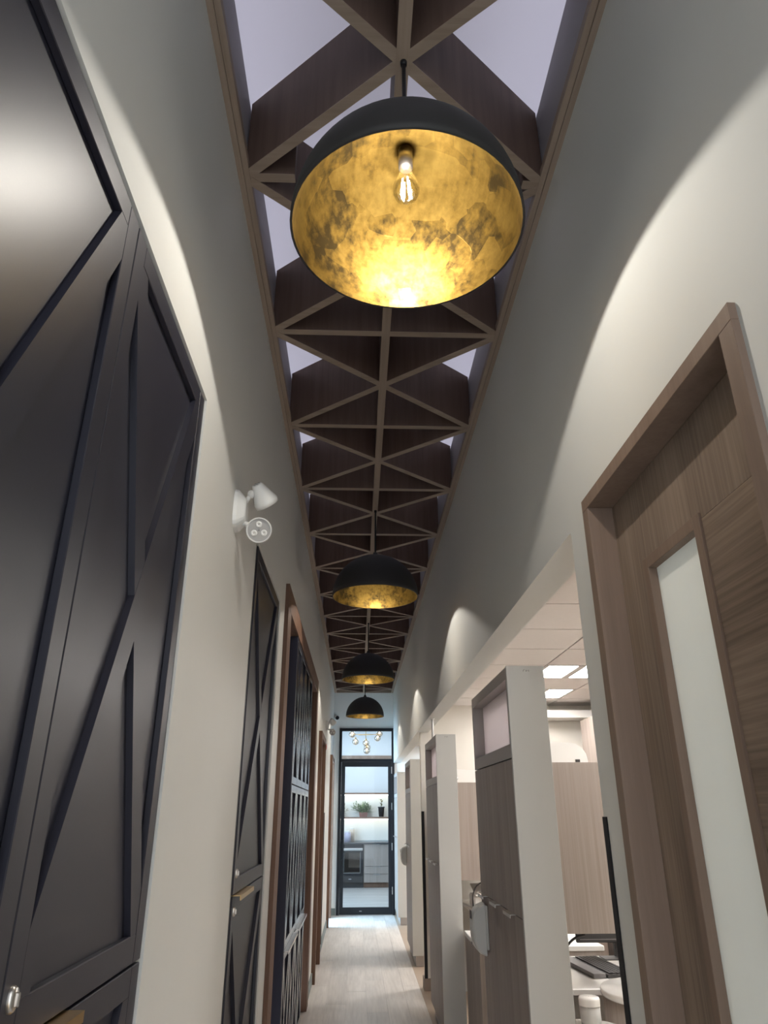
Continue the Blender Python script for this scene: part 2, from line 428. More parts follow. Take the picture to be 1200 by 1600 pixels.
while Y0 + k * SP < YE - .05:
    y = Y0 + k * SP
    if k == 0:      # this one is cut back around the first pendant
        fin((xa, y), (-.235, y), ZC + .002, FH, 'cross_beam')
        fin((.54, y), (xb, y), ZC + .002, FH, 'cross_beam')
    else:
        fin((xa, y), (LXC - .019, y), ZC + .002, FH, 'cross_beam')
        fin((LXC + .019, y), (xb, y), ZC + .002, FH, 'cross_beam')
    ym, y2 = y + SP / 2, y + SP
    for xs in (xa, xb):
        if ym < YE: fin((xs, y + .012), (LXC, ym), ZC + .001, FH - .001, 'diagonal_beam')
        if y2 < YE: fin((LXC, ym), (xs, y2 - .012), ZC + .0015, FH - .002, 'diagonal_beam')
    k += 1
# half module behind the first complete one
y = Y0 + k0 * SP
for xs in (xa, xb): fin((LXC, y - SP / 2 if y - SP / 2 > YB else YB), (xs, y - .012), ZC + .0015, FH - .002, 'diagonal_beam')

# ------------------------------------------------------------------ pendants
def pendant_at(Yp, label):
    R = .291; zr = 2.88
    t = thing('pendant_lamp', label, 'pendant lamp', (LXC + .003, Yp, zr), 'black dome pendants down the corridor')
    mt = Matrix.Translation((LXC + .003, Yp, zr))
    N = 20
    out = [(R * math.cos(PI / 2 * i / N), R * math.sin(PI / 2 * i / N)) for i in range(N + 1)]
    out[-1] = (.004, R)
    sh = MB().lathe([(R - .006, 0)] + out, 64, mt).build('shade', 'matte_black', t)
    Ri = R - .006
    inn = [(Ri * math.cos(PI / 2 * i / N), Ri * math.sin(PI / 2 * i / N)) for i in range(N + 1)]; inn[-1] = (.004, Ri)
    li_ = MB().lathe(inn, 64).build('lining', 'gold_leaf'); li_.data['o'] = 0
    li_['_local'] = 1; li_.location = (0, 0, 0); li_.parent = t; li_['label'] = 'gold leaf lining of the dome'
    top = zr + R
    MB().tube([(LXC + .003, Yp, top - .004), (LXC + .003, Yp, ZC - .012)], .006, 10).build('stem', 'black_metal', t)
    MB().lathe([(.002, top + .03), (.014, top + .028), (.018, top + .012), (.03, top - .002)], 20, Matrix.Translation((LXC + .003, Yp, 0))).build('cap', 'matte_black', t)
    MB().lathe([(.002, ZC - .016), (.009, ZC - .016), (.010, ZC - .002), (.002, ZC - .002)], 20, Matrix.Translation((LXC + .003, Yp, 0))).build('ceiling_canopy', 'black_metal', t)
    # socket and bulb
    x = LXC + .003
    zb = 3.025
    MB().tube([(x, Yp, top - .006), (x, Yp, zb + .075)], .019, 16).build('socket', 'nickel', t)
    prof = [(.017, zb + .078), (.0175, zb + .058), (.020, zb + .045), (.030, zb + .025), (.035, zb + .002), (.0345, zb - .012), (.029, zb - .026), (.017, zb - .034), (.002, zb - .0365)]
    b = MB().lathe(prof, 24, Matrix.Translation((x, Yp, 0))).build('bulb', 'bulb_glass', t)
    fm = MB()
    for a in range(4):
        cx, cy = .015 * math.cos(a * PI / 2 + .4), .015 * math.sin(a * PI / 2 + .4)
        fm.tube([(x + cx * .6, Yp + cy * .6, zb + .032), (x + cx, Yp + cy, zb - .026)], .0020, 8)
    fm.build('filament', 'filament', b)
    l = bpy.data.lights.new('bulb_light', 'POINT'); l.energy = BULB_W; l.color = (1.0, 0.945, 0.86); l.shadow_soft_size = 0.014
    lo = bpy.data.objects.new('bulb_light', l); C.objects.link(lo); lo.location = (x, Yp, zb)
PY = [1.32, 4.56, 7.80, 11.04]
for y_, s_ in zip(PY, ('large black dome pendant nearest the viewer, its bulb and gold lining in full view',
                       'second black dome pendant, hanging above the dark closet in the wooden frame',
                       'third black dome pendant, second from the far glass door',
                       'farthest and smallest black dome pendant, above the glazed black door')):
    pendant_at(y_, s_)

# ------------------------------------------------------------------ black closet doors with crossed straps
def strap_door(parent, y0, y1, z0, z1, xf, mat='satin_black', st=.05, sw=.062, side=1):
    # front face at xf looking to +X; recessed panel 12 mm back, frame and cross proud of it
    d = .014
    dr = MB().box(xf - .03, xf - d, y0, y1, z0, z1).build('door', mat, parent)
    fr = MB()
    fr.box(xf - d, xf, y0, y0 + st, z0, z1, .0015).box(xf - d, xf, y1 - st, y1, z0, z1, .0015)
    fr.box(xf - d, xf - .0002, y0 + st, y1 - st, z0, z0 + st, .0015).box(xf - d, xf - .0002, y0 + st, y1 - st, z1 - st, z1, .0015)
    fr.build('door_frame', mat, dr)
    ya, yb, za, zb = y0 + st, y1 - st, z0 + st, z1 - st
    def clip(poly):
        def cut(P, f, lerp):
            o = []
            for i in range(len(P)):
                a, b = P[i], P[(i + 1) % len(P)]; fa, fb = f(a), f(b)
                if fa >= 0: o.append(a)
                if fa * fb < 0: t_ = fa / (fa - fb); o.append((a[0] + (b[0] - a[0]) * t_, a[1] + (b[1] - a[1]) * t_))
            return o
        for f in (lambda p: p[0] - ya, lambda p: yb - p[0], lambda p: p[1] - za, lambda p: zb - p[1]): poly = cut(poly, f, None)
        return poly
    for n_, (p, q) in enumerate((((ya, za), (yb, zb)), ((ya, zb), (yb, za)))):
        a, b = Vector(p), Vector(q); dv = (b - a).normalized(); n = Vector((-dv.y, dv.x)) * sw / 2
        a = a - dv * .2; b = b + dv * .2
        poly = clip([tuple(a + n), tuple(a - n), tuple(b - n), tuple(b + n)])
        MB().prism(poly, 'X', xf - d, xf - .0004 - n_ * .0006).build('diagonal_strap', mat, dr)
    return dr
def edge_pull(parent, y0, y1, z, xf, mat='brass'):
    mb = MB().box(xf - .012, xf + .026, y0, y1, z + .001, z + .0035).box(xf + .0225, xf + .026, y0, y1, z - .012, z + .001)
    return mb.build('edge_pull', mat, parent)
def cam_lock(parent, y, z, xf):
    mb = MB().lathe([(.002, .007), (.0105, .007), (.0125, .003), (.0125, 0)], 20, Matrix.Translation((xf, y, z)) @ Matrix.Rotation(PI / 2, 4, 'Y') @ Matrix.Diagonal((1.25, .8, 1, 1)))
    mb.box(xf + .006, xf + .012, y - .0015, y + .0015, z - .008, z + .008, .001)
    return mb.build('lock', 'nickel', parent)
XD = XL - .005
t = thing('closet', 'tall black closet with crossed strap doors filling the left foreground', 'closet', (XD - .02, 1.03, 0))
for y0, y1 in ((.405, 1.0285), (1.0315, 1.650)):
    strap_door(t, y0, y1, 1.279, 2.583, XD); strap_door(t, y0, y1, .11, 1.274, XD)
MB().box(XD - .05, XD - .031, .402, 1.653, 0, 2.585).build('carcass', 'satin_black', t)
MB().box(XD - .031, XD - .012, .402, 1.653, 0, .107).build('plinth', 'satin_black', t)
edge_pull(t, 1.06, 1.27, 1.273, XD); edge_pull(t, .79, 1.0, 1.273, XD)
cam_lock(t, 1.056, 1.334, XD); cam_lock(t, 1.056, 1.225, XD)

t = thing('closet', 'narrow black closet with crossed strap doors below the twin-head emergency light', 'closet', (XD - .02, 3.18, 0))
strap_door(t, 2.785, 3.656, 1.279, 2.583, XD); strap_door(t, 2.785, 3.656, .11, 1.274, XD)
MB().box(XD - .05, XD - .031, 2.705, 3.659, 0, 2.585).build('carcass', 'satin_black', t)
MB().box(XD - .031, XD - .004, 2.705, 2.782, 0, 2.585).build('filler_strip', 'satin_black', t)
MB().box(XD - .031, XD - .012, 2.784, 3.659, 0, .107).build('plinth', 'satin_black', t)
edge_pull(t, 2.81, 3.15, 1.273, XD); cam_lock(t, 2.822, 1.345, XD); cam_lock(t, 2.822, 1.225, XD)

# wood-framed niche and the tall cabinet standing in it
nf = thing('niche_frame', 'brown wooden surround framing the recess with the glossy dark cabinet', 'door frame', (-.41, 5.3, 0))
XF = -.39
XN = -.403
MB().box(XL - .002, XN, 3.90, 4.08, 0, 2.632, .001).build('jamb', 'casing_dark', nf)
MB().box(XL - .002, XN, 7.05, 7.25, 0, 2.632, .001).build('jamb', 'casing_dark', nf)
MB().box(XL - .002, XN, 3.90, 7.25, 2.632, 2.765, .001).build('header', 'casing_dark', nf)
MB().box(XL - .61, XL - .002, 4.052, 7.078, 2.632, 2.658).build('soffit_lining', 'casing_dark', nf)
MB().box(XL - .61, XL - .002, 7.05, 7.078, 0, 2.632).build('side_lining', 'casing_dark', nf)
MB().box(XL - .61, XL - .002, 4.052, 4.08, 0, 2.632).build('side_lining', 'casing_dark', nf)
MB().box(XL - .619, XL - .611, 4.052, 7.078, 0, 2.658).build('back_lining', 'casing_dark', nf)
t = thing('tall_cabinet', 'glossy dark navy cabinet with strap doors inside the brown wooden surround', 'cabinet', (-.6, 5.3, 0))
XC = -.406
MB().box(-1.02, XC - .031, 4.66, 6.33, .0, 2.628).build('body', 'navy_black', t)
MB().box(-1.02, XC - .002, 4.645, 4.66, .0, 2.628).build('end_panel', 'navy_black', t)
for zz0, zz1 in ((.10, .806), (.812, 1.702), (1.708, 2.62)):
    for i in range(4):
        y0 = 4.665 + i * .416
        strap_door(t, y0, y0 + .413, zz0, zz1, XC, 'gloss_navy', .045, .05)
for a, b in ((4.68, 5.36), (5.52, 6.28)): edge_pull(t, a, b, .808, XC, 'nickel')
cam_lock(t, 5.0, .765, XC)

# two casings of plain doors further along
def cased_door(name, y0, y1, top, hole):
    t = frame(name, (XL, (y0 + y1) / 2, 0))
    MB().box(XL - .005, XF + .002, y0, hole[0] + .012, 0, top - .07).build('casing_leg', 'casing_dark', t)
    MB().box(XL - .005, XF + .002, hole[1] - .012, y1, 0, top - .07).build('casing_leg', 'casing_dark', t)
    MB().box(XL - .005, XF + .002, y0, y1, top - .07, top).build('casing_head', 'casing_dark', t)
    if name != 'door_3': MB().box(XL - .10, XL - .06, hole[0] + .002, hole[1] - .002, .004, hole[3] - .002).build('door_leaf', 'ash_wood', t)
    return t
cased_door('door_2', 8.03, 9.09, 2.365, D4)
d3 = cased_door('door_3', 11.60, 12.70, 2.365, D5)
MB().box(-1.44, XL - .14, 12.56, 12.60, .004, 2.298).build('door_leaf', 'ash_wood', d3)  # leaf set open to let the added side light through
# black corner guard on the far left wall
tag(MB().box(XL - .001, XL + .022, 9.60, 9.625, .1, 1.53, .001).build('corner_guard', 'black_metal'), 'thin black corner guard on the left wall before the last door', 'corner guard')
tag(MB().box(XR - .004, XR - .0005, 1.903, 1.934, 0, 1.535, .001).build('corner_guard', 'black_metal'), 'long black corner guard on the wall end beside the brown door', 'corner guard')

# ------------------------------------------------------------------ emergency lights, alarm, camera
def emergency(Ye, zc, label):
    t = thing('emergency_light', label, 'emergency light', (XL, Ye, zc), 'twin-head emergency lights')
    # wedge-shaped backplate
    prof = [(-.062, 0), (.062, 0), (.058, .012), (.030, .036), (-.030, .036), (-.058, .012)]
    vs = []; ring = []
    for lvl, (sy, sz) in ((0, (.052, .072)), (.012, (.050, .069)), (.034, (.034, .044)), (.038, (.028, .036))):
        for kk in range(20):
            a = 2 * PI * kk / 20
            c, s = math.cos(a), math.sin(a)
            e = lambda v: math.copysign(abs(v) ** .6, v)
            vs.append((XL + lvl, Ye + sy * e(c), zc + sz * e(s)))
    fs = [(i * 20 + k, i * 20 + (k + 1) % 20, (i + 1) * 20 + (k + 1) % 20, (i + 1) * 20 + k) for i in range(3) for k in range(20)]
    fs.append(tuple(range(60, 80)))
    MB().add(vs, fs).build('backplate', 'white_plastic', t)
    MB().ball((XL + .030, Ye - .028, zc - .022), .006, 10, 6).build('test_button', 'grey_plastic', t)
    # upper head pointing down, lower head facing the viewer
    for hz, ctr, dirv in ((zc + .03, Vector((XL + .088, Ye, zc + .058)), Vector((.42, .62, -.66))),
                          (zc - .045, Vector((XL + .090, Ye - .01, zc - .075)), Vector((-.02, -.93, -.32)))):
        dirv.normalize()
        q = Vector((0, 0, 1)).rotation_difference(dirv).to_matrix().to_4x4()
        mt = Matrix.Translation(ctr) @ q
        base = Vector((XL + .028, Ye, hz)); tip = ctr - dirv * .03
        el = base.lerp(tip, .5) + Vector((0, -.004, .004))
        arm = MB().tube([base, el], .0085, 10).tube([el, tip], .0085, 10).ball(el, .0145, 12, 8).build('arm', 'white_plastic', t)
        hd = MB().lathe([(.003, -.046), (.017, -.046), (.019, -.042), (.0405, .016), (.0425, .020), (.0425, .034), (.039, .035), (.038, .030)], 28, mt).build('lamp_head', 'white_plastic', t)
        MB().lathe([(.038, .030), (.002, .030)], 28, mt).build('lens', 'lens_grey', hd)
        for a in range(3):
            an = a * 2 * PI / 3 + PI / 2
            c2 = mt @ Matrix.Translation((.019 * math.cos(an), .019 * math.sin(an), .0305))
            MB().lathe([(.011, 0), (.010, .002), (.005, .0025), (.0045, .001), (.002, .001)], 14, c2).build('led', 'white_gloss', hd)
        vent = MB()
        for a in range(7):
            an = a * PI / 3; rr = 0 if a == 6 else .0105
            c2 = mt @ Matrix.Translation((rr * math.cos(an), rr * math.sin(an), -.0468))
            vent.lathe([(.0028, 0), (.0003, -.0002)], 8, c2)
        vent.build('vent', 'dark_plastic', hd)
emergency(2.20, 2.492, 'white twin-head emergency light on the left wall above the narrow black closet')
emergency(9.75, 2.60, 'small distant white twin-head emergency light near the glazed door')
t = thing('fire_alarm', 'small red fire alarm strobe on the far left wall', 'alarm', (XL, 9.2, 2.3))
MB().box(XL, XL + .012, 9.14, 9.24, 2.20, 2.36, .004).build('backplate', 'red_plastic', t)
MB().lathe([(.055, 0), (.05, .018), (.03, .028), (.002, .03)], 20, Matrix.Translation((XL + .012, 9.19, 2.29)) @ Matrix.Rotation(PI / 2, 4, 'Y')).build('sounder', 'red_plastic', t)
t = thing('security_camera', 'small white bullet security camera at the far left corner above the door', 'camera', (-.40, YE, 3.10))
MB().box(-.425, -.385, YE - .02, YE, 3.08, 3.14, .004).build('mount', 'white_plastic', t)
MB().tube([(-.40, YE - .02, 3.105), (-.385, YE - .06, 3.10)], .012, 10).build('neck', 'white_plastic', t)
q = Matrix.Translation((-.385, YE - .05, 3.095)) @ Vector((0, 0, 1)).rotation_difference(Vector((.22, -.92, -.3)).normalized()).to_matrix().to_4x4()
MB().lathe([(.002, -.01), (.032, -.005), (.038, .03), (.038, .1), (.033, .105)], 20, q).build('housing', 'white_plastic', t)
MB().lathe([(.034, .100), (.030, .106), (.012, .109), (.001, .109)], 20, q).build('lens', 'black_metal', t)

# ------------------------------------------------------------------ brown door on the right
t = frame('door_1', (XR, 1.35, 0))
XP = XR - .014
MB().box(XP, XR + .125, 1.728, 1.771, 0, 2.312, .001).build('casing_leg', 'casing_wood', t)
MB().box(XP, XR + .125, .930, .974, 0, 2.312, .001).build('casing_leg', 'casing_wood', t)
MB().box(XP, XR + .125, .930, 1.771, 2.312, 2.348, .001).build('casing_head', 'casing_wood', t)
XDR = .690
MB().box(XDR, XDR + .042, 1.560, 1.727, .006, 2.3105).build('door_stile', 'door_wood_v', t)
MB().box(XDR, XDR + .042, .975, 1.290, .006, 2.092).build('door_stile', 'door_wood_h', t)
MB().box(XDR + .0002, XDR + .042, .975, 1.560, 2.093, 2.3105).build('top_rail', 'door_wood_v', t)
MB().box(XDR + .0002, XDR + .042, 1.290, 1.560, .006, .30).build('bottom_rail', 'door_wood_v', t)
gl = MB().box(XDR + .016, XDR + .024, 1.295, 1.556, .30, 2.09).build('vision_pane', 'frosted_glass', t)
# glazing beads
for a, b, c, d in ((1.560, 1.574, .286, 2.106), (1.276, 1.290, .286, 2.106)):
    MB().box(XDR - .006, XDR + .015, min(a, 1.546 if a > 1.4 else a), b if a > 1.4 else 1.304, c, d, .001).build('glazing_bead', 'casing_wood', t)
MB().box(XDR - .006, XDR + .015, 1.304, 1.546, 2.078, 2.106, .001).build('glazing_bead', 'casing_wood', t)
MB().box(XDR - .006, XDR + .015, 1.304, 1.546, .286, .314, .001).build('glazing_bead', 'casing_wood', t)

# ------------------------------------------------------------------ rooms to the right
XB = 3.2; ZT = 2.60; YW = 7.74
struct(MB().box(XR - .012, XB, 1.85, YE, -.06, -.002).build('floor', 'tan_floor'))
wb = MB().box(XB, XB + .1, 1.80, YE, 0, 2.75)
struct(wb.build('wall_back', 'room_paint'))
struct(MB().box(XR + .12, XB, 1.80, 1.90, 0, 2.75).build('wall_near', 'room_paint'))
wp = MB().box(.668, XB, YW, YW + .14, 0, 2.75)
struct(wp.build('wall_cross', 'room_paint'))
struct(MB().box(.654, 2.0, YW - .012, YW + .152, 0, .1).build('baseboard_cross', 'brown_base'))
tag(MB().box(.660, .690, YW - .016, YW - .001, .1, 1.545, .001).build('corner_guard', 'black_metal'), 'black corner guard on the cream wall end between two divider cabinets', 'corner guard')
TS = .5835
ce = struct(MB().box(XR + .12, XB, 1.90, YE, ZT + .02, ZT + .06).build('ceiling', 'grid_white'))
xs_ = [XR + .12, 0.895, 1.478, 2.0615, 2.645, XB]
ys_ = [1.95 + TS * i for i in range(19)] + [YE]
lit = {(2, 6), (2, 8), (2, 2), (4, 3), (4, 6), (2, 11), (4, 12), (2, 14), (2, 17)}
for i in range(len(xs_) - 1):
    for j in range(len(ys_) - 1):
        a, b, c, d = xs_[i], xs_[i + 1], ys_[j], ys_[j + 1]
        if d - c < .03 or b - a < .03: continue
        if (i, j) in lit:
            pz = thing('ceiling_panel_light', {(2, 6): 'bright white ceiling panel light, nearer of the two seen over the divider cabinet', (2, 8): 'bright white ceiling panel light, farther of the two seen over the divider cabinet'}.get((i, j), {(2, 2): 'white ceiling panel light nearest the wall behind the brown door', (4, 3): 'white ceiling panel light by the back wall, nearer of two',
                (4, 6): 'white ceiling panel light by the back wall, in front of the tall cabinet', (2, 11): 'white ceiling panel light just past the cream cross wall', (4, 12): 'white ceiling panel light by the back wall past the cross wall',
                (2, 14): 'white ceiling panel light between the third and last dividers', (2, 17): 'white ceiling panel light nearest the far end wall'}.get((i, j))), 'ceiling light', ((a + b) / 2, (c + d) / 2, ZT))
            fm = MB(); e = .03
            fm.box(a + .004, a + e, c + .004, d - .004, ZT - .002, ZT + .018).box(b - e, b - .004, c + .004, d - .004, ZT - .002, ZT + .018)
            fm.box(a + e, b - e, c + .004, c + e, ZT - .002, ZT + .018).box(a + e, b - e, d - e, d - .004, ZT - .002, ZT + .018)
            fm.build('frame', 'grid_white', pz)
            MB().box(a + e, b - e, c + e, d - e, ZT + .004, ZT + .012).build('diffuser', 'panel_light', pz)
            MB().box((a + b) / 2 - .03, (a + b) / 2 + .03, c + e, d - e, ZT - .006, ZT + .003).build('centre_bar', 'grid_white', pz)
        else:
            MB().box(a + .006, b - .006, c + .006, d - .006, ZT, ZT + .02).build('ceiling_tile', 'tile_white', ce)
# valance on the cross wall, tall cabinet at the back
t = thing('valance', 'white boxed valance along the top of the cream cross wall', 'valance', (2.3, YW - .15, 2.44))
MB().box(1.6, XB - .01, YW - .30, YW - .001, 2.44, 2.465).build('shelf', 'white_gloss', t)
MB().box(1.6, XB - .01, YW - .30, YW - .28, 2.465, 2.515).build('fascia', 'white_gloss', t)
t = thing('storage_cabinet', 'tall pale wood cabinet at the back of the room beyond the divider', 'cabinet', (2.6, 7.1, 0))
MB().box(2.32, 2.9, 6.2, 7.41, 0, 2.41).build('body', 'ash_dark', t)
MB().box(2.30, 2.318, 6.21, 6.80, .1, 2.40).build('door', 'ash_dark', t); MB().box(2.30, 2.318, 6.81, 7.40, .1, 2.40).build('door', 'ash_dark', t)

# divider cabinets (white end panel towards the viewer, wood doors towards the corridor, window on top)
def divider(y0, label, pulls=True):
    x0, x1, y1 = XR, .792, y0 + 1.0
    t = thing('divider_cabinet', label, 'cabinet', ((x0 + x1) / 2, (y0 + y1) / 2, 0), 'divider cabinets along the right of the corridor')
    MB().box(x0 - .004, x1, y0, y0 + .02, .10, 2.12, .001).build('end_panel', 'white_laminate', t)
    MB().box(x0 + .02, x1, y0 + .0205, y1, .10, 1.745).build('body', 'ash_dark', t)
    MB().box(x0 + .03, x1 - .01, y0 + .02, y1 - .02, 0, .10).build('toe_kick', 'taupe_laminate', t)
    # glazed box on top
    f = MB(); z0, z1 = 1.75, 2.12
    f.box(x0, x1, y0 + .0205, y1, z0, z0 + .055).box(x0, x1, y0 + .0205, y1, z1 - .05, z1)
    f.box(x0, x1, y1 - .035, y1, z0 + .055, z1 - .05).box(x0, x1, y0 + .0205, y0 + .05, z0 + .055, z1 - .05)
    f.build('window_frame', 'taupe_laminate', t)
    MB().box(x0 + .055, x0 + .061, y0 + .05, y1 - .035, z0 + .055, z1 - .05).build('window_pane', 'frosted_film', t)
    n = 3; wdt = (y1 - y0 - .0215) / n
    for i in range(n):
        a, b = y0 + .0215 + i * wdt, y0 + .0215 + (i + 1) * wdt - .003
        MB().box(x0, x0 + .019, a, b, .105, 1.166).build('door', 'ash_dark', t)
        du = MB().box(x0, x0 + .019, a, b, 1.171, 1.745).build('door', 'ash_dark', t)
        if pulls:
            MB().box(x0 - .022, x0 + .012, a + .15, a + .30, 1.167, 1.1695).box(x0 - .022, x0 - .0195, a + .15, a + .30, 1.157, 1.1675).build('edge_pull', 'nickel', t)
    # maker's mark: a tiny scrawl near the top of the end panel
    mk = MB(); yy = y0 - .0006; xm, zm = x0 + .068, 2.096
    for st in ([(0, 0), (.002, .006), (.005, .008), (.007, .006)], [(.010, .001), (.014, .002), (.013, .008)], [(.015, .0), (.016, .004)], [(.026, .007), (.021, .004), (.026, .0)]):
        mk.tube([(xm + a, yy, zm + b) for a, b in st], .0009, 5)
    mk.build('maker_mark', 'grey_plastic', t)
    return t
divider(2.98, 'nearest divider cabinet with wood doors, white end panel and window, next to the brown door')
divider(5.87, 'second divider cabinet from the viewer, under the white post to the beam')
divider(8.83, 'third divider cabinet from the viewer, behind the cream wall end')
divider(11.80, 'last divider cabinet before the glazed door, washed in bluish daylight')
t = thing('power_pole', 'short white post joining the second divider cabinet to the beam', 'post', (.675, 6.52, 2.12))
MB().tube([(.675, 6.52, 2.128), (.675, 6.52, 2.312)], .011, 14).build('post', 'white_plastic', t)
MB().lathe([(.02, 2.3195), (.02, 2.312), (.011, 2.308)], 16, Matrix.Translation((.675, 6.52, 0))).build('flange', 'white_plastic', t)
MB().lathe([(.011, 2.132), (.02, 2.128), (.02, 2.1205)], 16, Matrix.Translation((.675, 6.52, 0))).build('flange', 'white_plastic', t)

# sanitizer dispensers
def dispenser(yc, label):
    t = thing('sanitizer_dispenser', label, 'dispenser', (XR, yc, .95), 'wall dispensers')
    x = XR
    MB().box(x - .012, x - .0005, yc - .055, yc + .055, .945, 1.13, .004).build('wall_plate', 'white_laminate', t)
    pts = []
    for q_ in range(21):
        u = -1 + q_ / 10.0
        pts.append((-.013 - .064 * (1 - abs(u) ** 3.2) ** .55 * (1 - .10 * max(0, -u)), 1.028 + .110 * u))
    pts = pts[::-1]
    vs = []
    for yy, k in ((yc - .052, .80), (yc - .047, .93), (yc - .036, 1.0), (yc + .036, 1.0), (yc + .047, .93), (yc + .052, .80)):
        for a, b in pts: vs.append((x + (-.013 + (a + .013) * k), yy, 1.028 + (b - 1.028) * (k * .3 + .7)))
    n = len(pts); fs = [tuple(range(n))[::-1], tuple(range(5 * n, 6 * n))]
    for r in range(5): fs += [(r * n + i, r * n + (i + 1) % n, (r + 1) * n + (i + 1) % n, (r + 1) * n + i) for i in range(n)]
    MB().add(vs, fs).build('housing', 'white_laminate', t)
    for dy in (-.018, .012): MB().box(x - .0775, x - .0755, yc + dy - .009, yc + dy + .009, 1.070, 1.105).build('sight_window', 'dark_plastic', t)
    for zz in (1.03, 1.0): MB().lathe([(.008, 0), (.002, .001)], 12, Matrix.Translation((x - .0765, yc, zz)) @ Matrix.Rotation(-PI / 2, 4, 'Y')).build('print_mark', 'dark_plastic', t)
    MB().box(x - .0772, x - .0756, yc - .012, yc + .012, .965, .973).build('print_mark', 'grey_plastic', t)
dispenser(3.86, 'white hand sanitizer dispenser on the nearest divider cabinet')
dispenser(9.75, 'small distant white sanitizer dispenser on the third divider cabinet')

# ------------------------------------------------------------------ work bays behind the dividers
def bay(dy, far):
    w_ = 'in the second bay' if far else 'in the nearest bay'
    t = thing('overhead_cabinet', 'pale wood overhead cabinet ' + w_, 'cabinet', (1.05, 4.3 + dy, .99), 'overhead cabinets')
    MB().box(.797, 1.316, 3.972 + dy, 4.60 + dy, .99, 1.789).build('body', 'ash_wood', t)
    MB().box(.797, 1.316, 3.952 + dy, 3.970 + dy, .988, 1.789, .001).build('front_panel', 'ash_wood', t)
    # white hooded unit on top
    t = thing('air_purifier', 'rounded white appliance on top of the overhead cabinet ' + w_, 'appliance', (1.1, 4.25 + dy, 1.789), 'rounded white appliances')
    pr = [(.83, .002), (.83, .122)] + [(.83 + .34 * i / 4, .122 - .018 * i / 4) for i in range(1, 5)] + [(1.17 + .09 * math.sin(a), .014 + .09 * math.cos(a)) for a in (.35, .8, 1.2, 1.57)] + [(1.26, .002)]
    MB().prism([(x_, 1.789 + z_) for x_, z_ in pr], 'Y', 3.99 + dy, 4.5 + dy).build('cover', 'white_gloss', t)
    MB().box(1.19, 1.215, 3.984 + dy, 3.99 + dy, 1.792, 1.806, .001).build('sensor', 'dark_plastic', t)
    if far:
        t = thing('reading_lamp', 'slim white lamp arm beside the appliance in the second bay', 'lamp', (.85, 3.97 + dy, 1.79))
        MB().tube([(.80, 3.97 + dy, 1.835), (.93, 3.965 + dy, 1.826)], .008, 8).build('arm', 'white_gloss', t)
        MB().tube([(.90, 3.968 + dy, 1.79), (.93, 3.965 + dy, 1.826)], .006, 8).build('foot', 'grey_plastic', t)
    # counter
    t = thing('counter', 'white work counter under the overhead cabinet ' + w_, 'counter', (1.6, 4.4 + dy, 0), 'white work counters')
    MB().box(1.02, 2.2, 4.0 + dy, 4.83 + dy, .72, .75, .004).build('worktop', 'white_gloss', t)
    MB().box(2.08, 2.19, 4.06 + dy, 4.82 + dy, 0, .719).build('pedestal', 'ash_wood', t)
    MB().box(1.04, 2.07, 4.805 + dy, 4.825 + dy, 0, .719).build('support_panel', 'white_laminate', t)
    t = thing('monitor', 'black monitor on the counter below the overhead cabinet ' + w_, 'monitor', (1.6, 4.75 + dy, .75), 'black monitors')
    MB().box(1.31, 1.83, 4.74 + dy, 4.765 + dy, .83, 1.13, .004).build('screen', 'dark_plastic', t)
    MB().box(1.33, 1.81, 4.737 + dy, 4.7395 + dy, .845, .85).build('bezel_line', 'grey_plastic', t)
    MB().box(1.54, 1.60, 4.766 + dy, 4.79 + dy, .752, 1.0).build('stand', 'dark_plastic', t)
    MB().box(1.45, 1.69, 4.68 + dy, 4.80 + dy, .7505, .756, .003).build('foot', 'dark_plastic', t)
    # keyboard, rotated along the counter
    t = thing('keyboard', 'black keyboard with a grey wrist rest on the counter ' + w_, 'keyboard', (1.3, 4.45 + dy, .751), 'black keyboards')
    ang = math.radians(96)
    mt = Matrix.Translation((1.36, 4.46 + dy, .752)) @ Matrix.Rotation(ang, 4, 'Z')
    def lb(mb, *a):
        q = MB().box(*a); mb.add([mt @ Vector(v) for v in q.v], q.f); return mb
    lb(MB(), -.24, .24, -.075, .075, 0, .016).build('keyboard_body', 'dark_plastic', t)
    for rr in range(6):
        y_ = -.062 + rr * .0215
        kb = MB()
        for cc in range(15):
            x_ = -.23 + cc * .0305
            lb(kb, x_, x_ + .0265, y_, y_ + .0175, .016, .022)
        kb.build('key_row', 'dark_plastic', t)
    lb(MB(), -.235, .235, .085, .150, 0, .020).build('wrist_rest', 'grey_plastic', t)
    # cable loop
    pts = []
    for i in range(13):
        s = i / 12
        pts.append((1.02 + .13 * (1 - math.cos(s * PI * .5)), 3.985 + dy + .02 * s, .84 + .135 * math.sin(s * PI / 2)))
    pts = [(1.04, 3.985 + dy, .60), (1.025, 3.98 + dy, .72)] + pts
    tag(MB().tube(pts, .006, 8).build('cable', 'dark_plastic'), 'black cable looping up under the overhead cabinet ' + w_, 'cable', 'black cables')
bay(0, False)
bay(2.89, True)
